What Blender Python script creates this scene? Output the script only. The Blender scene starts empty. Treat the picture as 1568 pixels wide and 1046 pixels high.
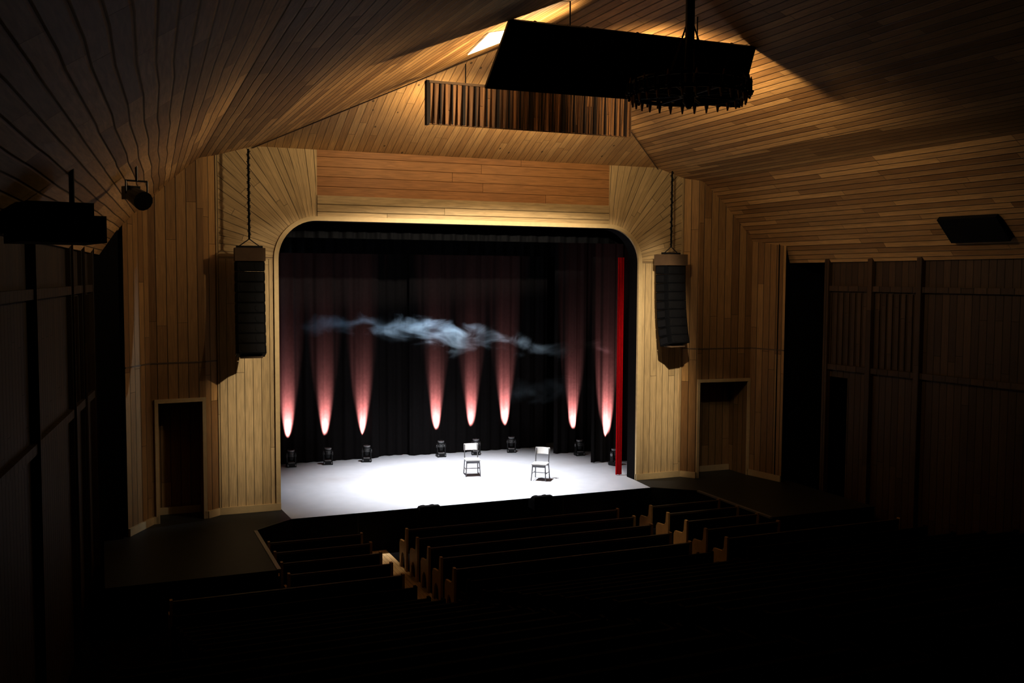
import bpy, bmesh, math, random
from mathutils import Vector, Matrix
random.seed(4)
COL = bpy.context.scene.collection
vsn = bpy.context.scene.view_settings
vsn.view_transform = 'Standard'; vsn.gamma = .76; vsn.exposure = .3

# ------------------------------------------------------------------ materials
def new_mat(name):
    m = bpy.data.materials.new(name); m.use_nodes = True
    nt = m.node_tree; nt.nodes.clear()
    out = nt.nodes.new("ShaderNodeOutputMaterial")
    return m, nt, out

def math_n(nt, op, a, b=None, c=None, clamp=False):
    n = nt.nodes.new("ShaderNodeMath"); n.operation = op; n.use_clamp = clamp
    for i, v in enumerate((a, b, c)):
        if v is None: continue
        if isinstance(v, (int, float)): n.inputs[i].default_value = v
        else: nt.links.new(v, n.inputs[i])
    return n.outputs[0]

def mixc(nt, fac, a, b, blend='MIX'):
    n = nt.nodes.new("ShaderNodeMix"); n.data_type = 'RGBA'; n.blend_type = blend
    for i, v in ((0, fac), (6, a), (7, b)):
        if isinstance(v, (int, float)): n.inputs[i].default_value = v
        elif isinstance(v, tuple): n.inputs[i].default_value = (*v, 1)
        else: nt.links.new(v, n.inputs[i])
    return n.outputs[2]

def simple(name, col, rough=.6, metal=0., noise=.15, scale=6., emis=None, estr=0., spec=.3):
    m, nt, out = new_mat(name)
    b = nt.nodes.new("ShaderNodeBsdfPrincipled")
    b.inputs["Roughness"].default_value = rough
    b.inputs["Metallic"].default_value = metal
    b.inputs["Specular IOR Level"].default_value = spec
    tc = nt.nodes.new("ShaderNodeTexCoord")
    nz = nt.nodes.new("ShaderNodeTexNoise"); nz.inputs["Scale"].default_value = scale; nz.inputs["Detail"].default_value = 4
    nt.links.new(tc.outputs["Object"], nz.inputs["Vector"])
    f = math_n(nt, 'MULTIPLY_ADD', nz.outputs["Fac"], 2*noise, 1-noise)
    mm = nt.nodes.new("ShaderNodeVectorMath"); mm.operation = 'SCALE'
    mm.inputs[0].default_value = col; nt.links.new(f, mm.inputs["Scale"])
    nt.links.new(mm.outputs[0], b.inputs["Base Color"])
    if emis:
        b.inputs["Emission Color"].default_value = (*emis, 1); b.inputs["Emission Strength"].default_value = estr
    nt.links.new(b.outputs[0], out.inputs[0])
    return m

def boards(name, c1, c2, width=.16, length=3.2, gap=.012, rough=.5, knots=0., spec=.3):
    m, nt, out = new_mat(name)
    b = nt.nodes.new("ShaderNodeBsdfPrincipled")
    b.inputs["Roughness"].default_value = rough
    b.inputs["Specular IOR Level"].default_value = spec
    uv = nt.nodes.new("ShaderNodeUVMap"); uv.uv_map = "UVMap"
    sp = nt.nodes.new("ShaderNodeSeparateXYZ"); nt.links.new(uv.outputs[0], sp.inputs[0])
    X, Y = sp.outputs[0], sp.outputs[1]
    a = math_n(nt, 'DIVIDE', X, width)
    idn = math_n(nt, 'FLOOR', a); fr = math_n(nt, 'FRACT', a)
    w1 = nt.nodes.new("ShaderNodeTexWhiteNoise"); w1.noise_dimensions = '1D'; nt.links.new(idn, w1.inputs["W"])
    bb = math_n(nt, 'ADD', math_n(nt, 'DIVIDE', Y, length), math_n(nt, 'MULTIPLY', w1.outputs["Value"], 7.3))
    id2 = math_n(nt, 'FLOOR', bb); fr2 = math_n(nt, 'FRACT', bb)
    cb = nt.nodes.new("ShaderNodeCombineXYZ"); nt.links.new(idn, cb.inputs[0]); nt.links.new(id2, cb.inputs[1])
    w2 = nt.nodes.new("ShaderNodeTexWhiteNoise"); w2.noise_dimensions = '2D'; nt.links.new(cb.outputs[0], w2.inputs["Vector"])
    col = mixc(nt, w2.outputs["Value"], c1, c2)
    gx = math_n(nt, 'ADD', math_n(nt, 'MULTIPLY', X, 14.), math_n(nt, 'MULTIPLY', w2.outputs["Value"], 60.))
    gy = math_n(nt, 'MULTIPLY', Y, .9)
    cg = nt.nodes.new("ShaderNodeCombineXYZ"); nt.links.new(gx, cg.inputs[0]); nt.links.new(gy, cg.inputs[1])
    g = nt.nodes.new("ShaderNodeTexNoise"); g.inputs["Scale"].default_value = 2.2; g.inputs["Detail"].default_value = 5; g.inputs["Distortion"].default_value = .6
    nt.links.new(cg.outputs[0], g.inputs["Vector"])
    gf = math_n(nt, 'MULTIPLY_ADD', g.outputs["Fac"], .9, .55)
    if knots:
        cv = nt.nodes.new("ShaderNodeCombineXYZ"); nt.links.new(math_n(nt, 'MULTIPLY', X, 3.2), cv.inputs[0]); nt.links.new(math_n(nt, 'MULTIPLY', Y, 2.0), cv.inputs[1])
        vo = nt.nodes.new("ShaderNodeTexVoronoi"); vo.inputs["Scale"].default_value = 1.; nt.links.new(cv.outputs[0], vo.inputs["Vector"])
        k = math_n(nt, 'LESS_THAN', vo.outputs["Distance"], .085)
        gf = math_n(nt, 'MULTIPLY', gf, math_n(nt, 'SUBTRACT', 1., math_n(nt, 'MULTIPLY', k, knots)))
    d = math_n(nt, 'MINIMUM', fr, math_n(nt, 'SUBTRACT', 1., fr))
    gr = math_n(nt, 'DIVIDE', d, gap/width, clamp=True)          # 0 in the groove
    d2 = math_n(nt, 'MINIMUM', fr2, math_n(nt, 'SUBTRACT', 1., fr2))
    gr2 = math_n(nt, 'DIVIDE', d2, .006/length, clamp=True)
    grt = math_n(nt, 'MULTIPLY', gr, gr2)
    gf = math_n(nt, 'MULTIPLY', gf, math_n(nt, 'MULTIPLY_ADD', grt, .8, .2))
    mm = nt.nodes.new("ShaderNodeVectorMath"); mm.operation = 'SCALE'
    nt.links.new(col, mm.inputs[0]); nt.links.new(gf, mm.inputs["Scale"])
    nt.links.new(mm.outputs[0], b.inputs["Base Color"])
    bp = nt.nodes.new("ShaderNodeBump"); bp.inputs["Strength"].default_value = .6; bp.inputs["Distance"].default_value = .014
    hh = math_n(nt, 'MULTIPLY_ADD', w2.outputs["Value"], .35, grt)
    nt.links.new(hh, bp.inputs["Height"]); nt.links.new(bp.outputs[0], b.inputs["Normal"])
    nt.links.new(b.outputs[0], out.inputs[0])
    return m

M = {}
M['ceil'] = boards("ceiling_pine_boards", (.58, .36, .155), (.29, .16, .062), .17, 3.6, .018, .5)
M['hip'] = boards("knotty_pine_boards", (.62, .41, .19), (.48, .29, .12), .18, 4., .008, .5, knots=.65)
M['wall'] = boards("wall_vertical_boards", (.40, .245, .10), (.24, .135, .053), .23, 3.7, .016, .5)
M['frame'] = boards("proscenium_frame_boards", (.56, .43, .25), (.45, .34, .19), .20, 9., .010, .5)
M['band'] = boards("proscenium_band_boards", (.45, .25, .105), (.37, .19, .075), .24, 7., .008, .5)
M['slat'] = boards("slatted_panel_boards", (.36, .20, .09), (.12, .062, .028), .13, 5., .02, .55)
M['trim'] = simple("light_trim_wood", (.58, .46, .27), .45, noise=.12, scale=9)
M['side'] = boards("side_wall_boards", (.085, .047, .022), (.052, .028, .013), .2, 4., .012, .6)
M['sideshade'] = boards("side_wall_boards_shaded", (.05, .03, .016), (.03, .018, .010), .2, 4., .012, .6)  # side boards darkened, the left wall's shade is in the colour
M['stage'] = simple("stage_floor_grey_paint", (.42, .43, .46), .6, noise=.08, scale=3)
M['apron'] = simple("apron_dark_floor", (.030, .030, .029), .5, noise=.2, scale=4)
M['black'] = simple("matte_black", (.006, .006, .007), .7, noise=.2, spec=.15)
M['blackg'] = simple("black_metal", (.012, .012, .013), .4, noise=.2, spec=.5)
M['velvet'] = simple("black_velvet", (.018, .016, .017), .95, noise=.25, scale=12, spec=.03)
M['red'] = simple("red_velvet", (.45, .008, .014), .9, noise=.2, scale=10, spec=.05)
M['floor'] = boards("auditorium_floor_boards", (.50, .36, .20), (.42, .29, .15), .1, 2.5, .004, .45)
M['carpet'] = simple("dark_carpet", (.008, .007, .007), .95, noise=.3, scale=14, spec=.03)
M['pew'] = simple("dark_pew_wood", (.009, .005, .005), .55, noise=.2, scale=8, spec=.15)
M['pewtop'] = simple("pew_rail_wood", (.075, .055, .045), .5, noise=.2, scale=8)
M['pewtopshade'] = simple("pew_rail_shaded_wood", (.008, .006, .005), .7, noise=.2, scale=8, spec=.05)  # rail copy for far rows, darkened to paint them unlit
M['pewshade'] = simple("pew_shadow_wood", (.006, .004, .004), .7, noise=.2, scale=8, spec=.05)  # far-row body and ends, shade put into the colour
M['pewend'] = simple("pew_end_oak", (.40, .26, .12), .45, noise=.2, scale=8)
M['bracket'] = simple("rigging_frame_brown", (.15, .10, .06), .5, noise=.15)
M['grey'] = simple("grey_metal", (.30, .30, .31), .4, metal=.4, noise=.1)
M['chair'] = simple("chair_white_paint", (.75, .74, .72), .4, noise=.05)
M['chairleg'] = simple("chair_leg_steel", (.22, .22, .23), .35, metal=.5, noise=.05)
M['lens'] = simple("uplight_lens", (.10, .08, .08), .2, noise=.02)
M['hotspot'] = simple("hotspot_glow", (.9, .85, .7), .2, noise=.02, emis=(1., .84, .58), estr=1.3)  # glow standing in for a brightly lit patch of ceiling
M['iron'] = simple("wrought_iron", (.012, .010, .009), .5, metal=.3, noise=.2)
M['candle'] = simple("candle_glass_amber", (.50, .32, .16), .3, noise=.1)
M['panelback'] = simple("reflector_dark_back", (.018, .011, .008), .6, noise=.2, scale=2)

# ------------------------------------------------------------------ mesh builder
class MB:
    def __init__(s): s.v = []; s.f = []; s.m = []; s.uv = []; s.mats = []
    def mi(s, k):
        if k not in s.mats: s.mats.append(k)
        return s.mats.index(k)
    def poly(s, pts, k, uvs=None):
        n = len(s.v); s.v += [tuple(p) for p in pts]; s.f.append(tuple(range(n, n+len(pts))))
        s.m.append(s.mi(k)); s.uv.append(uvs or [(p[0]+p[1]*.7, p[2]) for p in pts])
    def box(s, c, d, k, rot=None):
        hx, hy, hz = d[0]/2, d[1]/2, d[2]/2
        P = [Vector((x, y, z)) for x in (-hx, hx) for y in (-hy, hy) for z in (-hz, hz)]
        if rot is not None: P = [rot @ p for p in P]
        P = [p+Vector(c) for p in P]
        for q in ((0, 1, 3, 2), (4, 6, 7, 5), (0, 4, 5, 1), (2, 3, 7, 6), (0, 2, 6, 4), (1, 5, 7, 3)):
            s.poly([P[i] for i in q], k)
    def bbox(s, x0, x1, y0, y1, z0, z1, k):
        s.box(((x0+x1)/2, (y0+y1)/2, (z0+z1)/2), (x1-x0, y1-y0, z1-z0), k)
    def cyl(s, a, b, r0, k, r1=None, n=14, cap=True):
        a = Vector(a); b = Vector(b); r1 = r0 if r1 is None else r1
        d = (b-a).normalized(); u = d.orthogonal().normalized(); w = d.cross(u)
        A = [a+(u*math.cos(t)+w*math.sin(t))*r0 for t in [2*math.pi*i/n for i in range(n)]]
        B = [b+(u*math.cos(t)+w*math.sin(t))*r1 for t in [2*math.pi*i/n for i in range(n)]]
        for i in range(n):
            j = (i+1) % n; s.poly([A[i], A[j], B[j], B[i]], k)
        if cap: s.poly(A[::-1], k); s.poly(B, k)
    def tube(s, pts, r, k, n=8):
        for i in range(len(pts)-1): s.cyl(pts[i], pts[i+1], r, k, n=n)
    def prism(s, outline, off, k):
        off = Vector(off); A = [Vector(p) for p in outline]; B = [p+off for p in A]; n = len(A)
        s.poly(A[::-1], k); s.poly(B, k)
        for i in range(n):
            j = (i+1) % n; s.poly([A[i], A[j], B[j], B[i]], k)
    def torus(s, c, R, r, k, n=48, m=8):
        c = Vector(c)
        def p(i, j):
            a = 2*math.pi*i/n; b = 2*math.pi*j/m
            return c+Vector(((R+r*math.cos(b))*math.cos(a), (R+r*math.cos(b))*math.sin(a), r*math.sin(b)))
        for i in range(n):
            for j in range(m): s.poly([p(i, j), p(i+1, j), p(i+1, j+1), p(i, j+1)], k)
    def build(s, name, loc=(0, 0, 0), rotz=0, bevel=0, smooth=False, weld=True):
        me = bpy.data.meshes.new(name)
        me.from_pydata(s.v, [], s.f)
        uvl = me.uv_layers.new(name="UVMap")
        i = 0
        for pi, u in enumerate(s.uv):
            for t in u: uvl.data[i].uv = t; i += 1
            me.polygons[pi].material_index = s.m[pi]
        for k in s.mats: me.materials.append(M[k])
        if weld:
            bm = bmesh.new(); bm.from_mesh(me); bmesh.ops.remove_doubles(bm, verts=bm.verts, dist=1e-5)
            bm.to_mesh(me); bm.free()
        if smooth:
            for p in me.polygons: p.use_smooth = True
        o = bpy.data.objects.new(name, me); COL.objects.link(o); o.location = loc; o.rotation_euler[2] = rotz
        return o
def inst(o, loc, rotz=0):
    c = bpy.data.objects.new(o.name.split(".")[0], o.data); COL.objects.link(c); c.location = loc; c.rotation_euler[2] = rotz
    return c

# ------------------------------------------------------------------ ceiling
Y0, Y1 = .05, -27.
RZ = 11.05
near = [(0, RZ), (5.6, 8.78), (6.8, 8.43), (7.35, 7.95), (8.2, 7.05), (8.80, 6.15)]
far = [(0, RZ), (5.9, 8.86), (7.5, 8.55), (8.5, 8.05), (10.2, 7.15), (11.7, 6.3)]
c = MB()
APEX = (0, -5., RZ)
for s in (-1, 1):
    A = Vector((s*near[1][0], Y0, near[1][1])); B = Vector((s*far[1][0], Y1, far[1][1])); R = Vector((0, Y1, RZ))
    H = 16
    for i in range(H):
        t0, t1 = i/H, (i+1)/H
        a0 = A.lerp(B, t0); a1 = A.lerp(B, t1); r0 = Vector(APEX).lerp(R, t0); r1 = Vector(APEX).lerp(R, t1)
        def uu(p): return (abs(p.x)*1.08, p.y)
        c.poly([a0, a1, r1, r0], 'ceil', [uu(a0), uu(a1), uu(r1), uu(r0)])
    u = 20.
    for j in range(1, 5):
        n0, n1, f0, f1 = near[j], near[j+1], far[j], far[j+1]
        w = math.hypot(n1[0]-n0[0], n1[1]-n0[1])*1.15
        for i in range(8):
            t0, t1 = i/8, (i+1)/8
            def P(n, f, t): return Vector((s*(n[0]*(1-t)+f[0]*t), Y0*(1-t)+Y1*t, n[1]*(1-t)+f[1]*t))
            p = [P(n0, f0, t0), P(n0, f0, t1), P(n1, f1, t1), P(n1, f1, t0)]
            c.poly(p, 'ceil', [(u, p[0].y), (u, p[1].y), (u+w, p[2].y), (u+w, p[3].y)])
        u += w
c.poly([(-5.6, Y0, 8.78), (5.6, Y0, 8.78), APEX], 'hip', [(-5.6, 0), (5.6, 0), (0, 5.4)])
c.build("ceiling")
t = MB()
for s in (-1, 1):
    t.tube([(s*5.55, -.02, 8.76), (0, -5.02, RZ-.02)], .014, 'bracket', 6)
t.build("trim_1")

# ------------------------------------------------------------------ proscenium wall
OX, OT, CR = 4.97, 7.08, .95
CX, CZ = OX-CR, OT-CR
w = MB()
FX, TOP = 6.42, 9.1
for s in (-1, 1):
    p = [(s*FX, 0, 0), (s*OX, 0, 0), (s*OX, 0, CZ), (s*FX, 0, CZ)]
    w.poly(p, 'frame', [(q[0]+30, q[2]) for q in p])
    n = 26
    for i in range(n):
        a0, a1 = math.pi/2*i/n, math.pi/2*(i+1)/n
        def pt(a, outer):
            if outer:
                r = min((FX-CX)/max(math.cos(a), 1e-6), (TOP-CZ)/max(math.sin(a), 1e-6))
            else: r = CR
            return (s*(CX+r*math.cos(a)), 0, CZ+r*math.sin(a)), (a*2.6, r)
        q = [pt(a0, 0), pt(a0, 1), pt(a1, 1), pt(a1, 0)]
        w.poly([k[0] for k in q], 'frame', [k[1] for k in q])
p = [(-CX, 0, OT), (CX, 0, OT), (CX, 0, TOP), (-CX, 0, TOP)]
w.poly(p, 'band', [(q[2], q[0]) for q in p])
path = [(-OX, 0.)]
for i in range(13):
    a = math.pi-math.pi/2*i/12; path.append((-CX+CR*math.cos(a), CZ+CR*math.sin(a)))
for i in range(13):
    a = math.pi/2-math.pi/2*i/12; path.append((CX+CR*math.cos(a), CZ+CR*math.sin(a)))
path.append((OX, 0.))
for i in range(len(path)-1):
    (x0, z0), (x1, z1) = path[i], path[i+1]
    w.poly([(x0, 0, z0), (x1, 0, z1), (x1, .05, z1), (x0, .05, z0)], 'trim')
    w.poly([(x0, .05, z0), (x1, .05, z1), (x1, .5, z1), (x0, .5, z0)], 'black')
w.build("wall_proscenium")
tr = MB()
def off(i, d):
    x, z = path[i]
    if i == 0 or i == len(path)-1: return (x+(-d if x < 0 else d), z)
    cx = -CX if x < 0 else CX
    v = Vector((x-cx, z-CZ)).normalized(); return (x+v.x*d, z+v.y*d)
for i in range(len(path)-1):
    a0, a1, b0, b1 = path[i], path[i+1], off(i, .11), off(i+1, .11)
    y = -.035
    tr.poly([(a0[0], y, a0[1]), (a1[0], y, a1[1]), (b1[0], y, b1[1]), (b0[0], y, b0[1])], 'trim')
    tr.poly([(b0[0], y, b0[1]), (b1[0], y, b1[1]), (b1[0], 0, b1[1]), (b0[0], 0, b0[1])], 'trim')
    tr.poly([(a0[0], y, a0[1]), (a1[0], y, a1[1]), (a1[0], 0, a1[1]), (a0[0], 0, a0[1])], 'trim')
for za, zb in ((.11, .36), (.36, .62)):
    tr.poly([(-CX, -.02, OT+za), (CX, -.02, OT+za), (CX, -.02, OT+zb), (-CX, -.02, OT+zb)], 'frame', [(.01+za, -CX), (.01+za, CX), (.19+za, CX), (.19+za, -CX)])
tr.poly([(-CX, -.02, OT+.62), (CX, -.02, OT+.62), (CX, 0, OT+.62), (-CX, 0, OT+.62)], 'frame')
for s in (-1, 1):
    tr.bbox(min(s*6.36, s*6.42), max(s*6.36, s*6.42), -.03, 0.01, 0, 8.6, 'frame')
    for z in (6.16,): tr.bbox(min(s*5.09, s*6.36), max(s*5.09, s*6.36), -.006, 0.01, z, z+.015, 'bracket')
tr.build("trim_2")

# ------------------------------------------------------------------ splayed side walls of the stage house
def wall_seg(mb, p0, p1, z0, z1, k, door=None, u0=0.):
    p0 = Vector((p0[0], p0[1], 0)); p1 = Vector((p1[0], p1[1], 0)); L = (p1-p0).length; d = (p1-p0)/L
    def quad(a, b, za, zb):
        if b-a < 1e-4 or zb-za < 1e-4: return
        A = p0+d*a; B = p0+d*b
        mb.poly([(A.x, A.y, za), (B.x, B.y, za), (B.x, B.y, zb), (A.x, A.y, zb)], k, [(u0+a, za), (u0+b, za), (u0+b, zb), (u0+a, zb)])
    if door:
        a, b, h = door; quad(0, a, z0, z1); quad(b, L, z0, z1); quad(a, b, h, z1)
    else: quad(0, L, z0, z1)
    return p0, d, L
def rail(mb, p0, p1, z0, z1, th, k, gap=None):
    p0 = Vector((p0[0], p0[1], 0)); p1 = Vector((p1[0], p1[1], 0)); L = (p1-p0).length; d = (p1-p0)/L
    nrm = Vector((d.y, -d.x, 0))
    if nrm.y > 0: nrm = -nrm
    segs = [(0, L)] if not gap else [(0, gap[0]), (gap[1], L)]
    for a, b in segs:
        if b-a < .01: continue
        A, B = p0+d*a, p0+d*b
        mb.prism([(A.x, A.y, z0), (B.x, B.y, z0), (B.x, B.y, z1), (A.x, A.y, z1)], nrm*th, k)
def vtrim(mb, P, d, s0, s1, z0, z1, th, k):
    nrm = Vector((d.y, -d.x, 0))
    if nrm.y > 0: nrm = -nrm
    A, B = P+d*s0, P+d*s1
    mb.prism([(A.x, A.y, z0), (B.x, B.y, z0), (B.x, B.y, z1), (A.x, A.y, z1)], nrm*th, k)

for side, pts, door in (("left", [(-6.42, 0), (-6.72, -.25), (-7.95, -.38), (-8.5, -1.35)], (.07, 1.10, 2.80)),
                        ("right", [(6.42, 0), (6.72, -.38), (8.44, -.5), (8.68, -1.72)], (.06, 1.66, 2.76))):
    wb = MB(); tb = MB(); bb = MB()
    wall_seg(wb, pts[0], pts[1], 0, TOP, 'wall')
    P, d, L = wall_seg(wb, pts[1], pts[2], 0, TOP, 'wall', door, 1.)
    wall_seg(wb, pts[2], pts[3], 0, TOP, 'wall', None, 3.)
    s0, s1, h = door
    back = Vector((0, .9, 0)); A = P+d*s0; B = P+d*s1
    def q(a, b, z0, z1): wb.poly([(a.x, a.y, z0), (b.x, b.y, z0), (b.x, b.y, z1), (a.x, a.y, z1)], 'wall', [(0, z0), ((b-a).length, z0), ((b-a).length, z1), (0, z1)])
    q(A, A+back, 0, h); q(B, B+back, 0, h); q(A+back, B+back, 0, h)
    wb.poly([(A.x, A.y, h), (B.x, B.y, h), (B.x, B.y+.9, h), (A.x, A.y+.9, h)], 'wall')
    wb.build("wall_"+side+"_stage")
    vtrim(tb, P, d, s0-.06, s0+.02, 0, h+.07, .05, 'trim'); vtrim(tb, P, d, s1-.02, s1+.06, 0, h+.07, .05, 'trim')
    vtrim(tb, P, d, s0-.06, s1+.06, h-.01, h+.08, .055, 'trim')
    tb.bbox(min(A.x, B.x)+.02, max(A.x, B.x)-.02, max(A.y, B.y)+.72, max(A.y, B.y)+.76, 0, .17, 'trim')
    for i in range(3):
        rail(tb, pts[i], pts[i+1], 3.70, 3.73, .015, 'bracket')
    tb.build("door_frame_"+side)
    rail(bb, (pts[0][0]*OX/6.42, 0), pts[0], 0, .17, .06, 'trim')
    rail(bb, pts[0], pts[1], 0, .17, .05, 'trim')
    rail(bb, pts[1], pts[2], 0, .17, .05, 'trim', (s0, s1))
    rail(bb, pts[2], pts[3], 0, .17, .05, 'trim')
    bb.build("baseboard_"+side)

# ------------------------------------------------------------------ auditorium side walls
for s, nm in ((-1, "left"), (1, "right")):
    a = MB(); K = 'side' if s > 0 else 'sideshade'
    x0, x1 = 9.05, 11.75
    def X(y): return s*(x0+(x1-x0)*(-1.7-y)/25.3)
    z0, z1 = -1.2, 6.9
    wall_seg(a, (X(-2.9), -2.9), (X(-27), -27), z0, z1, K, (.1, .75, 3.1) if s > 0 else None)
    wall_seg(a, (s*8.6, -1.5), (s*11., -1.6), z0, 7.5, 'black')
    wall_seg(a, (X(-2.9), -2.9), (s*11., -2.9), z0, 7.5, 'black')
    wall_seg(a, (s*11., -1.4), (s*11., -4.), z0, 7.5, 'black')
    for y in (-2.95, -4.4, -5.9, -9.5, -13.5, -17.5):
        a.box((X(y)-s*.05, y, 2.6), (.14, .16, 7.6), K)
    for y0, y1 in ((-2.9, -5.9), (-5.9, -13.5)):
        for z in (3.3, 5.4):
            a.prism([(X(y0), y0, z), (X(y1), y1, z), (X(y1), y1, z+.14), (X(y0), y0, z+.14)], (-s*.09, 0, 0), K)
    for i in range(14):
        y = -3.05-i*.2; a.box((X(y)-s*.02, y, 4.4), (.04, .03, 1.9), K)
    a.build("wall_"+nm)
wall_b = MB(); wall_b.poly([(-12.5, -27, -1.2), (12.5, -27, -1.2), (12.5, -27, 11), (-12.5, -27, 11)], 'sideshade'); wall_b.build("wall_back")

# ------------------------------------------------------------------ stage floor, apron, auditorium floor
st = MB()
st.poly([(-4.9, -1.05, 0), (4.85, -1.05, 0), (4.95, 0, 0), (4.97, .5, 0), (6.5, .5, 0), (6.5, .95, 0), (7.6, .95, 0), (7.6, 6.6, 0), (-7.6, 6.6, 0), (-7.6, .95, 0), (-6.5, .95, 0), (-6.5, .5, 0), (-4.97, .5, 0), (-4.95, 0, 0)], 'stage')
st.poly([(-4.9, -1.05, 0), (4.85, -1.05, 0), (4.85, -1.05, -.06), (-4.9, -1.05, -.06)], 'black')
st.build("stage_floor")
for s in (-1, 1):
    ap = MB()
    pts = [(s*4.95, 0), (s*4.87, -1.05), (s*5.86, -1.87), (s*5.86, -5.05), (s*9.0, -5.05), (s*9.0, -1.2), (s*8.5, .9), (s*4.98, .9)]
    zz = -.004
    ap.poly([(x, y, zz) for x, y in pts], 'apron')
    for (xa, ya), (xb, yb) in zip(pts[1:4], pts[2:5]):
        ap.poly([(xa, ya, zz), (xb, yb, zz), (xb, yb, -1.), (xa, ya, -1.)], 'black')
    ap.bbox(min(s*5.80, s*5.88), max(s*5.80, s*5.88), -5.05, -1.87, -.03, .012, 'grey')
    ap.prism([(s*5.86, -1.82, -.02), (s*4.9, -1.02, -.02), (s*4.9, -1.02, .008), (s*5.86, -1.82, .008)], (0, -.05, 0), 'blackg')
    ap.build("stage_apron")
fa = MB()
fa.poly([(-4.86, -1.055, -.06), (4.84, -1.055, -.06), (4.84, -1.055, -1.), (-4.86, -1.055, -1.)], 'black')
for i in range(9): fa.bbox(-4.4+i*1.1-.01, -4.4+i*1.1+.01, -1.065, -1.05, -.9, -.08, 'blackg')
fa.build("stage_front_fascia")
fl = MB()
FZ = -.97
def rake(y): return FZ + max(0, (-7.5-y))*.27
ax = [(-12.2, -3.75, 'carpet'), (-3.75, -2.6, 'floor'), (-2.6, 2.72, 'carpet'), (2.72, 3.72, 'floor'), (3.72, 12.2, 'carpet')]
for xa, xb, k in ax:
    for ya, yb in ((-1., -7.5), (-7.5, -27.)):
        fl.poly([(xa, ya, rake(ya)), (xb, ya, rake(ya)), (xb, yb, rake(yb)), (xa, yb, rake(yb))], k if ya == -1. else 'carpet',
                [(xa, ya), (xb, ya), (xb, yb), (xa, yb)])
fl.build("floor")

# ------------------------------------------------------------------ stage house shell (black)
sh = MB()
sh.poly([(-7.6, 6.6, 0), (7.6, 6.6, 0), (7.6, 6.6, 11), (-7.6, 6.6, 11)], 'black')
sh.poly([(-7.6, .5, 11), (7.6, .5, 11), (7.6, 6.6, 11), (-7.6, 6.6, 11)], 'black')
for s in (-1, 1):
    pp = [(4.97, .5), (6.5, .5), (6.5, .95), (7.6, .95), (7.6, 6.6)]
    for (xa, ya), (xb, yb) in zip(pp, pp[1:]):
        sh.poly([(s*xa, ya, 0), (s*xb, yb, 0), (s*xb, yb, 11), (s*xa, ya, 11)], 'black')
sh.poly([(-5., .5, 7.1), (5., .5, 7.1), (5., .5, 11), (-5., .5, 11)], 'black')
sh.build("wall_stage_house")

# ------------------------------------------------------------------ curtains
def drape(name, p0, p1, z0, z1, amp, wl, k, seed=0):
    rnd = random.Random(seed)
    p0 = Vector((*p0, 0)); p1 = Vector((*p1, 0)); L = (p1-p0).length; d = (p1-p0)/L; n = Vector((-d.y, d.x, 0))
    N = max(8, int(L/wl*10)); ph = rnd.random()*6
    b = MB(); rows = 8; grid = []
    for j in range(rows+1):
        zt = j/rows; z = z0+(z1-z0)*zt; row = []
        for i in range(N+1):
            s = L*i/N
            a = amp*(1-.35*zt)*(math.sin(2*math.pi*s/wl+ph+.8*math.sin(s*1.7+ph))+.35*math.sin(2*math.pi*s/wl*2.3+zt*.6))
            q = p0+d*s+n*a; row.append((q.x, q.y, z))
        grid.append(row)
    for j in range(rows):
        for i in range(N): b.poly([grid[j][i], grid[j][i+1], grid[j+1][i+1], grid[j+1][i]], k)
    return b.build(name, smooth=True)
drape("black_stage_curtain", (-7., 5.95), (-.9, 5.95), .02, 9., .04, .40, 'velvet', 1)
drape("black_stage_curtain", (-1.1, 6.2), (.3, 6.2), .02, 9., .04, .34, 'velvet', 2)
drape("black_stage_curtain", (.1, 5.95), (4.9, 5.95), .02, 9., .04, .40, 'velvet', 3)
drape("black_stage_curtain", (4.55, 4.6), (7., 4.6), .02, 9., .04, .3, 'velvet', 4)
drape("black_stage_curtain", (4.95, 2.75), (7., 2.6), .02, 9., .04, .3, 'velvet', 5)
drape("black_stage_curtain", (-7., 2.2), (-5.6, 2.2), .02, 9., .05, .3, 'velvet', 6)
drape("black_stage_curtain", (-7., 4.), (-5.6, 4.), .02, 9., .05, .3, 'velvet', 7)
drape("black_border_curtain", (-6., 1.05), (6., 1.05), 6.7, 9., .03, .4, 'black', 8)
drape("black_border_curtain", (-6., 5.2), (6., 5.2), 6.4, 9., .03, .4, 'black', 9)
drape("red_stage_curtain", (4.76, .80), (4.93, .74), .02, 6.3, .03, .09, 'red', 10)
drape("red_stage_curtain", (-5.2, .62), (-4.93, .62), .02, 6.3, .03, .09, 'red', 11)

# ------------------------------------------------------------------ chairs
ch = MB()
W, D, SH = .42, .42, .46
ch.box((0, 0, SH), (W, D, .03), 'chair')
ch.box((0, -D/2+.02, SH-.05), (W-.06, .02, .06), 'chairleg'); ch.box((0, D/2-.02, SH-.05), (W-.06, .02, .06), 'chairleg')
for sx in (-1, 1):
    ch.tube([(sx*.18, -.18, SH-.01), (sx*.21, -.23, 0)], .015, 'chairleg')
    ch.tube([(sx*.21, .26, 0), (sx*.19, .19, SH-.02), (sx*.19, .22, .66), (sx*.185, .27, .86)], .015, 'chairleg')
    ch.tube([(sx*.195, -.205, .2), (sx*.205, .23, .2)], .009, 'chairleg')
ch.tube([(-.19, .0, .2), (.19, .0, .2)], .009, 'chairleg')
n = 8
for zlo, zhi, y in ((.69, .88, .235),):
    for i in range(n):
        x0, x1 = -.21+.42*i/n, -.21+.42*(i+1)/n
        f = lambda x: y+.05-.9*x*x*1.0
        ch.prism([(x0, f(x0), zlo), (x1, f(x1), zlo), (x1, f(x1)+.02, zhi), (x0, f(x0)+.02, zhi)], (0, .018, 0), 'chair')
ch1 = ch.build("stage_chair", (.88, 2.3, 0), math.radians(-12))
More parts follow.
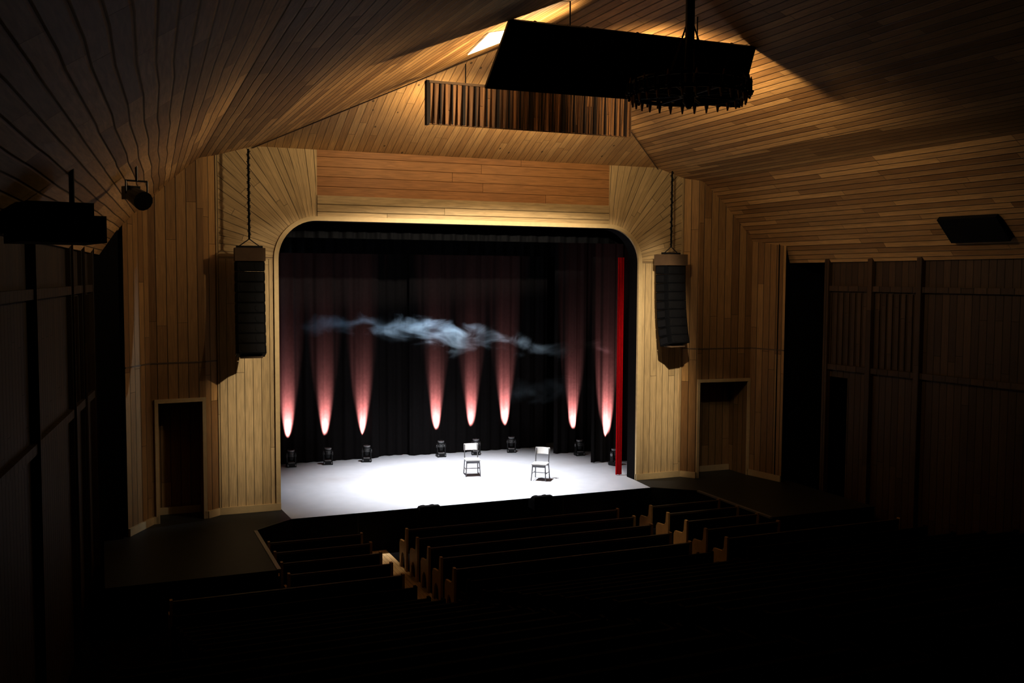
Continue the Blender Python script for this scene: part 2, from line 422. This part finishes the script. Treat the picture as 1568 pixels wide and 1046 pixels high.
inst(ch1, (2.47, 1.02, 0), math.radians(-38))

# ------------------------------------------------------------------ moving-head uplights
ul = MB()
ul.box((0, 0, .06), (.28, .28, .10), 'blackg'); ul.box((0, 0, .12), (.20, .20, .03), 'grey')
for s in (-1, 1):
    ul.box((s*.125, 0, .27), (.035, .12, .30), 'blackg')
    ul.cyl((s*.10, 0, .33), (s*.15, 0, .33), .05, 'grey')
    ul.box((s*.11, -.145, .06), (.03, .01, .05), 'grey')
    ul.box((s*.12, 0, .015), (.05, .22, .03), 'blackg')
ul.cyl((0, 0, .20), (0, 0, .30), .07, 'blackg', .10); ul.cyl((0, 0, .30), (0, 0, .46), .10, 'blackg')
ul.cyl((0, 0, .46), (0, 0, .50), .105, 'grey'); ul.cyl((0, 0, .50), (0, 0, .505), .085, 'lens')
for z in (.33, .37, .41): ul.torus((0, 0, z), .1, .006, 'grey', 20, 6)
ulpos = [(-3.76, 5.45), (-2.64, 5.45), (-1.43, 5.45), (.98, 5.45), (2.15, 5.40), (3.39, 5.40), (5.22, 4.09), (5.49, 2.20)]
uobj = None
for i, (x, y) in enumerate(ulpos):
    if uobj is None: uobj = ul.build("stage_uplight", (x, y, 0))
    else: inst(uobj, (x, y, 0), random.uniform(-.4, .4))
    li = bpy.data.lights.new("uplight_beam", 'SPOT'); li.energy = (8600, 7200, 7800, 7600, 7000, 8200, 6400, 11500)[i]; li.color = (1, .42, .38)
    li.spot_size = math.radians(70); li.spot_blend = .95; li.shadow_soft_size = .02
    lo = bpy.data.objects.new("uplight_beam", li); COL.objects.link(lo)
    lo.location = (x, y+.06, .52)
    tgt = Vector(((.0, .02, -.01, .0, .03, -.02, .0, -.04)[i], .48, 1)).normalized()
    lo.rotation_euler = tgt.to_track_quat('-Z', 'Y').to_euler(); lo.scale = (.30, 1, 1)

# ------------------------------------------------------------------ line array speakers
la = MB()
la.box((0, 0, 2.42), (.68, .62, .30), 'bracket')
la.box((0, 0, 2.60), (.60, .10, .05), 'blackg')
for sx in (-1, 1): la.tube([(sx*.25, 0, 2.60), (0, 0, 2.78)], .012, 'blackg')
zc = 2.27; ang = 0; y = 0
N = 9
for i in range(N):
    h = .245
    R = Matrix.Rotation(-ang, 4, 'X').to_3x3()
    cpos = Vector((0, y, zc)) + R @ Vector((0, 0, -h/2))
    la.box(cpos, (.64, .50, h-.012), 'black', R)
    la.box(cpos+R @ Vector((0, -.255, 0)), (.58, .015, h-.05), 'blackg', R)
    for sx in (-1, 1):
        la.box(cpos+R @ Vector((sx*.33, .05, 0)), (.02, .30, h*.7), 'blackg', R)
        la.cyl(cpos+R @ Vector((sx*.17, -.25, 0)), cpos+R @ Vector((sx*.17, -.27, 0)), .08, 'blackg')
    nxt = Vector((0, y, zc)) + R @ Vector((0, 0, -h)); y, zc = nxt.y, nxt.z
    ang += math.radians(1.3 if i < 5 else 2.6)
la.box((0, y+.02, zc-.03), (.5, .3, .05), 'bracket')
la.tube([(0, 0, 2.78), (0, 0, 4.85)], .022, 'black')
for i in range(60): la.torus((0.02*math.sin(i*1.3), 0.02*math.cos(i), 2.85+i*.033), .022, .010, 'black', 8, 4)
lx = la.build("line_array_speaker", (-5.74, -.66, 3.80), math.radians(-4))
inst(lx, (5.62, -.66, 3.80), math.radians(8))

# ------------------------------------------------------------------ ceiling panels
sp = MB()
p = [(-2.46, -4.0, 9.86), (2.42, -4.0, 9.86), (2.42, -3.93, 8.98), (-2.46, -3.93, 8.98)]
sp.poly(p, 'slat', [(q[0]+10, q[2]) for q in p])
sp.poly([(a, b+.05, cz) for a, b, cz in p][::-1], 'panelback')
for i in range(38):
    x = -2.44+i*.1315
    sp.box((x, -4.0, 9.42), (.03 if i % 3 else .06, .05, .86), 'slat' if i % 2 else 'panelback')
sp.bbox(-2.50, 2.46, -4.04, -3.9, 9.83, 9.88, 'bracket'); sp.bbox(-2.50, -2.44, -4.05, -3.9, 8.95, 9.88, 'panelback')
for x in (-1.6, 1.6): sp.cyl((x, -3.96, 9.85), (x, -3.96, 10.3), .012, 'iron')
sp.build("slatted_acoustic_panel")
dp = MB()
T0, T1, B1, B0 = Vector((-2.50, -8.65, 10.06)), Vector((2.50, -8.65, 10.06)), Vector((2.68, -7.93, 9.06)), Vector((-2.66, -7.93, 9.03))
nn = Vector((0, .82, .57))*.06
dp.prism([T0, T1, B1, B0], nn, 'panelback')
for k in range(5):
    f = (k+.5)/5; a = T0.lerp(T1, f)+nn*1.2; b = B0.lerp(B1, f)+nn*1.2
    dp.cyl(a, b, .03, 'panelback', n=6)
for x in (-1.3, 1.3): dp.cyl((x, -8.5, 9.95), (x, -8.5, 10.55), .012, 'iron')
dp.build("acoustic_reflector_panel")

# ------------------------------------------------------------------ chandelier
cd = MB(); R = .92
cd.torus((0, 0, 0), R, .035, 'iron', 48, 6); cd.torus((0, 0, .20), R, .03, 'iron', 48, 6)
cd.torus((0, 0, .0), .14, .03, 'iron', 20, 6)
cd.cyl((0, 0, -.12), (0, 0, .45), .10, 'iron', .05); cd.cyl((0, 0, .3), (0, 0, 2.3), .075, 'iron')
cd.cyl((0, 0, -.22), (0, 0, -.12), .03, 'iron', .1)
for i in range(8):
    a = 2*math.pi*i/8; e = (R*math.cos(a), R*math.sin(a), 0)
    cd.cyl((0, 0, 0), e, .022, 'iron', n=6)
for i in range(4):
    a = 2*math.pi*(i+.5)/4; cd.tube([(R*.45*math.cos(a), R*.45*math.sin(a), .1), (.05*math.cos(a), .05*math.sin(a), 1.15)], .014, 'iron', 6)
    cd.tube([(0, 0, 1.5), (.35*math.cos(a), .35*math.sin(a), 2.1)], .014, 'iron', 6)
for i in range(28):
    a = 2*math.pi*i/28; x, y = math.cos(a), math.sin(a)
    cd.cyl((R*x, R*y, 0), (R*x, R*y, .2), .014, 'iron', n=6)
    rr = R+.07
    cd.tube([(R*x, R*y, .02), (rr*x, rr*y, -.06), (rr*x, rr*y, .02)], .014, 'iron', 6)
    cd.cyl((rr*x, rr*y, .0), (rr*x, rr*y, .03), .045, 'iron', .05, 8)
    cd.cyl((rr*x, rr*y, .03), (rr*x, rr*y, .16), .022, 'iron', n=8); cd.cyl((rr*x, rr*y, .16), (rr*x, rr*y, .25), .028, 'candle' if i % 2 else 'iron', .006, 8)
    cd.cyl((R*x, R*y, -.03), (R*x, R*y, -.16), .034, 'candle', .012, 8)
cd.build("ring_chandelier", (0, -10.3, 8.72))

# ------------------------------------------------------------------ glowing ceiling hot spot, vent, hanging spotlight
def slope_z(x, y):
    t = (Y0-y)/27; bx = 5.6+.3*t; bz = 8.78+.08*t
    return bz+(RZ-bz)*(bx-abs(x))/bx
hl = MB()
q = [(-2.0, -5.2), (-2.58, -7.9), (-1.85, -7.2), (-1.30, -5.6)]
hl.prism([(x, y, slope_z(x, y)-.05) for x, y in q], (0, 0, .02), 'hotspot')  # emissive sheet under the slope, paints the light's hot spot
hl.build("ceiling_hotspot_glow")
vt = MB()
for i in range(9): vt.box((0, -.6+i*.15, -.02), (.62, .10, .02), 'blackg', Matrix.Rotation(.4, 3, 'X'))
vt.box((0, 0, .0), (.72, 1.5, .14), 'black')
v = vt.build("ceiling_vent", (8.95, -7.9, 6.86)); v.rotation_euler = (0, math.radians(45), math.radians(5))
hs = MB()
hs.cyl((0, .12, 0), (0, -.22, -.12), .12, 'blackg', .15); hs.box((0, .2, .03), (.2, .22, .2), 'blackg')
hs.tube([(-.17, 0, 0), (-.17, 0, .2), (.17, 0, .2), (.17, 0, 0)], .014, 'blackg'); hs.cyl((0, 0, .2), (0, 0, .6), .02, 'blackg')
hs.build("hanging_spotlight", (-8.42, -8., 6.98), .4)
bx = MB()
bx.box((0, 0, 0), (.9, 1.2, .3), 'black'); bx.box((0, 0, .22), (.7, .9, .16), 'black'); bx.cyl((.2, 0, .3), (.2, 0, .9), .03, 'black')
bx.build("loudspeaker_cluster", (-9.45, -11.8, 6.25), .2)

# ------------------------------------------------------------------ pews
def pew(L, near_stage):
    b = MB(); H = .97
    top, end, body = ('pewtop', 'pewend', 'pew') if near_stage else ('pewtopshade', 'pewshade', 'pewshade')
    b.box((0, -.22, .66), (L, .03, .52), body, Matrix.Rotation(math.radians(6), 3, 'X'))
    b.box((0, -.255, H-.02), (L, .055, .04), top)
    b.box((0, .02, .43), (L, .44, .04), body); b.box((0, .2, .38), (L, .02, .1), body)
    out = [(-.27, 0), (-.16, 0), (-.13, .26), (-.07, .36), (0, .39), (.07, .36), (.13, .26), (.16, 0), (.27, 0), (.27, .55), (.22, .64), (-.10, .66), (-.17, .74), (-.20, 1.0), (-.30, 1.0), (-.30, .6)]
    for x in (-L/2-.05, L/2):
        b.prism([(x, y, z) for y, z in out], (.05, 0, 0), end)
    for x in [(-L/2)+L*(i+1)/4 for i in range(3)]:
        b.box((x, -.0, .2), (.04, .4, .4), body)
    return b
LL = {}
for key, xa, xb in (("l", -5.70, -3.72), ("m", -2.62, 2.74), ("r", 3.74, 5.70)):
    for j in range(25):
        y = -2.75-.82*j
        if y < -22.: break
        xxa, xxb = xa, xb
        if key == 'l' and y < -5.6: xxa = -7.9
        if key == 'r' and y < -5.6: xxb = 8.6
        if y < -12 and key == 'l': xxa = -8.9
        ln = round(xxb-xxa, 2); cx = (xxa+xxb)/2
        if y < -21 and key == 'l': continue
        kk = (ln, j < 5)
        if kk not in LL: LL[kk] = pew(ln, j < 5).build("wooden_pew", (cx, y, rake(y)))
        else: inst(LL[kk], (cx, y, rake(y)))

# ------------------------------------------------------------------ stage monitors at the lip
mo = MB()
mo.prism([(-.25, -.2, 0), (-.25, .2, 0), (-.25, .2, .18), (-.25, -.05, .34), (-.25, -.2, .34)], (.5, 0, 0), 'black')
mo.cyl((-.12, .08, .255), (-.12, .1, .28), .09, 'black'); mo.cyl((.12, .08, .255), (.12, .1, .28), .09, 'black')
mo.box((0, -.0, -.38), (.46, .36, .76), 'black')
m1 = mo.build("monitor_speaker", (-1.62, -1.33, -.21))
inst(m1, (1.42, -1.33, -.21))

# ------------------------------------------------------------------ haze
def haze(name, loc, dims, slope, k_dz, thr, seed, gain, warpamp=1.7):
    m, nt, out = new_mat(name+"_volume")
    tc = nt.nodes.new("ShaderNodeTexCoord"); sx = nt.nodes.new("ShaderNodeSeparateXYZ"); nt.links.new(tc.outputs["Object"], sx.inputs[0])
    nz0 = nt.nodes.new("ShaderNodeTexNoise"); nz0.inputs["Scale"].default_value = .55; nz0.inputs["Detail"].default_value = 3
    nt.links.new(tc.outputs["Object"], nz0.inputs["Vector"])
    warp = math_n(nt, 'MULTIPLY_ADD', nz0.outputs["Fac"], warpamp, -warpamp/2)
    zc = math_n(nt, 'MULTIPLY', sx.outputs[0], slope)
    dz = math_n(nt, 'ABSOLUTE', math_n(nt, 'ADD', math_n(nt, 'SUBTRACT', sx.outputs[2], zc), warp))
    mp = nt.nodes.new("ShaderNodeMapping"); mp.inputs["Scale"].default_value = (.75, 1., 1.5); mp.inputs["Location"].default_value = seed; nt.links.new(tc.outputs["Object"], mp.inputs[0])
    nz = nt.nodes.new("ShaderNodeTexNoise"); nz.inputs["Scale"].default_value = 1.5; nz.inputs["Detail"].default_value = 6; nz.inputs["Roughness"].default_value = .66; nz.inputs["Distortion"].default_value = .9
    nt.links.new(mp.outputs[0], nz.inputs["Vector"])
    e = math_n(nt, 'MAXIMUM', math_n(nt, 'SUBTRACT', nz.outputs["Fac"], math_n(nt, 'MULTIPLY_ADD', dz, k_dz, thr)), 0.)
    xe = math_n(nt, 'MULTIPLY', math_n(nt, 'SUBTRACT', dims[0]/2, math_n(nt, 'ABSOLUTE', sx.outputs[0])), 1.2, clamp=True)
    ye = math_n(nt, 'MULTIPLY', math_n(nt, 'SUBTRACT', dims[1]/2, math_n(nt, 'ABSOLUTE', sx.outputs[1])), 4., clamp=True)
    dens = math_n(nt, 'MULTIPLY', math_n(nt, 'MULTIPLY', e, gain), math_n(nt, 'MULTIPLY', xe, ye))
    vs = nt.nodes.new("ShaderNodeVolumeScatter"); vs.inputs["Color"].default_value = (.66, .84, 1, 1); vs.inputs["Anisotropy"].default_value = .0
    nt.links.new(dens, vs.inputs["Density"]); nt.links.new(vs.outputs[0], out.inputs["Volume"])
    M[name+str(seed)] = m
    hz = MB(); hz.box((0, 0, 0), dims, name+str(seed)); hz.build(name, loc)
haze("smoke_haze", (.75, 2.6, 4.0), (9.5, .74, 1.9), -.125, .80, .355, (3.3, 0, 1.7), 2.1)
haze("smoke_haze", (3.4, 2.6, 2.35), (3.4, .6, 1.3), .05, .62, .36, (7.3, 2, 4.7), .55, .6)

# ------------------------------------------------------------------ lights
def spot(name, loc, tgt, W, size, blend, col, soft=.1, scale=(1, 1, 1)):
    l = bpy.data.lights.new(name, 'SPOT'); l.energy = W; l.color = col; l.spot_size = math.radians(size); l.spot_blend = blend; l.shadow_soft_size = soft
    o = bpy.data.objects.new(name, l); COL.objects.link(o); o.location = loc
    o.rotation_euler = (Vector(tgt)-Vector(loc)).to_track_quat('-Z', 'Y').to_euler(); o.scale = scale; return o
spot("stage_downlight", (0.4, 2.0, 9.2), (0.4, 1.5, 0), 10200, 70, 1., (.96, .975, 1.), .2)
spot("haze_fill_light", (4.5, 2.2, 6.9), (-3.4, 2.7, 4.4), 5500, 46, 1., (.58, .78, 1.), .1)  # added spot without a fixture, brightens the haze from one side
KC = (1., .80, .52)
spot("work_light", (-.3, -7.3, 8.95), (-4.4, -6.0, 10.5), 1000, 145, .85, KC, .12)
spot("work_light", (.6, -7.3, 8.95), (5.2, -5.4, 10.3), 800, 135, .9, KC, .2)
for x in (-1.9, 0., 1.9): spot("hip_fill_light", (x, -3.2, 9.0), (x*.9, -1.2, 9.6), 105, 165, .7, KC, .2)  # added spots, unseen behind the slatted panel, brighten the hip
WC = (1., .88, .70)
spot("door_niche_fill_light", (1.0, -8.3, 8.8), (-5.45, 0, 3.4), 4400, 36, .95, WC, .1, (.31, 1, 1))
spot("door_niche_fill_light", (1.4, -8.3, 8.8), (5.5, 0, 3.4), 4700, 40, .95, WC, .1, (.34, 1, 1))
spot("door_niche_fill_light", (1.2, -8.3, 8.7), (0, 0, 6.95), 4000, 66, .9, WC, .1, (1, .12, 1))
spot("door_niche_fill_light", (1.0, -8.3, 8.8), (-7.3, .3, .8), 700, 16, .9, WC, .1)  # extra spot added to brighten the left door niche
spot("door_niche_fill_light", (1.4, -8.3, 8.8), (7.6, .3, .8), 500, 16, .9, WC, .1)  # same added fill for the right door niche
spot("aisle_fill_light", (-3.2, -3.2, 5.0), (-3.1, -2.2, -1), 450, 20, .6, (1., .86, .62), .1)  # added floating spot, no fixture, brightens the aisle floor
spot("aisle_fill_light", (1.9, -4.6, 4.5), (3.8, -3.9, -.4), 360, 26, .8, (1., .80, .5), .1)  # second added floating spot, brightens the pew ends
wd = bpy.data.worlds.new("world"); bpy.context.scene.world = wd; wd.use_nodes = True
wd.node_tree.nodes["Background"].inputs[0].default_value = (.02, .018, .015, 1); wd.node_tree.nodes["Background"].inputs[1].default_value = .02

# ------------------------------------------------------------------ camera
y_, p_, r_ = math.radians(22.5), math.radians(3.75), math.radians(.3)
f = Vector((math.sin(y_)*math.cos(p_), math.cos(y_)*math.cos(p_), -math.sin(p_)))
Rv = Vector((math.cos(y_), -math.sin(y_), 0)); U = Rv.cross(f)
R2 = Rv*math.cos(r_)+U*math.sin(r_); U2 = -Rv*math.sin(r_)+U*math.cos(r_)
cam = bpy.data.cameras.new("camera"); cam.lens = 35; cam.sensor_width = 36; cam.clip_end = 200
co = bpy.data.objects.new("camera", cam); COL.objects.link(co)
mt = Matrix((R2, U2, -f)).transposed().to_4x4(); mt.translation = Vector((-8.98, -24.47, 5.75)); co.matrix_world = mt
bpy.context.scene.camera = co
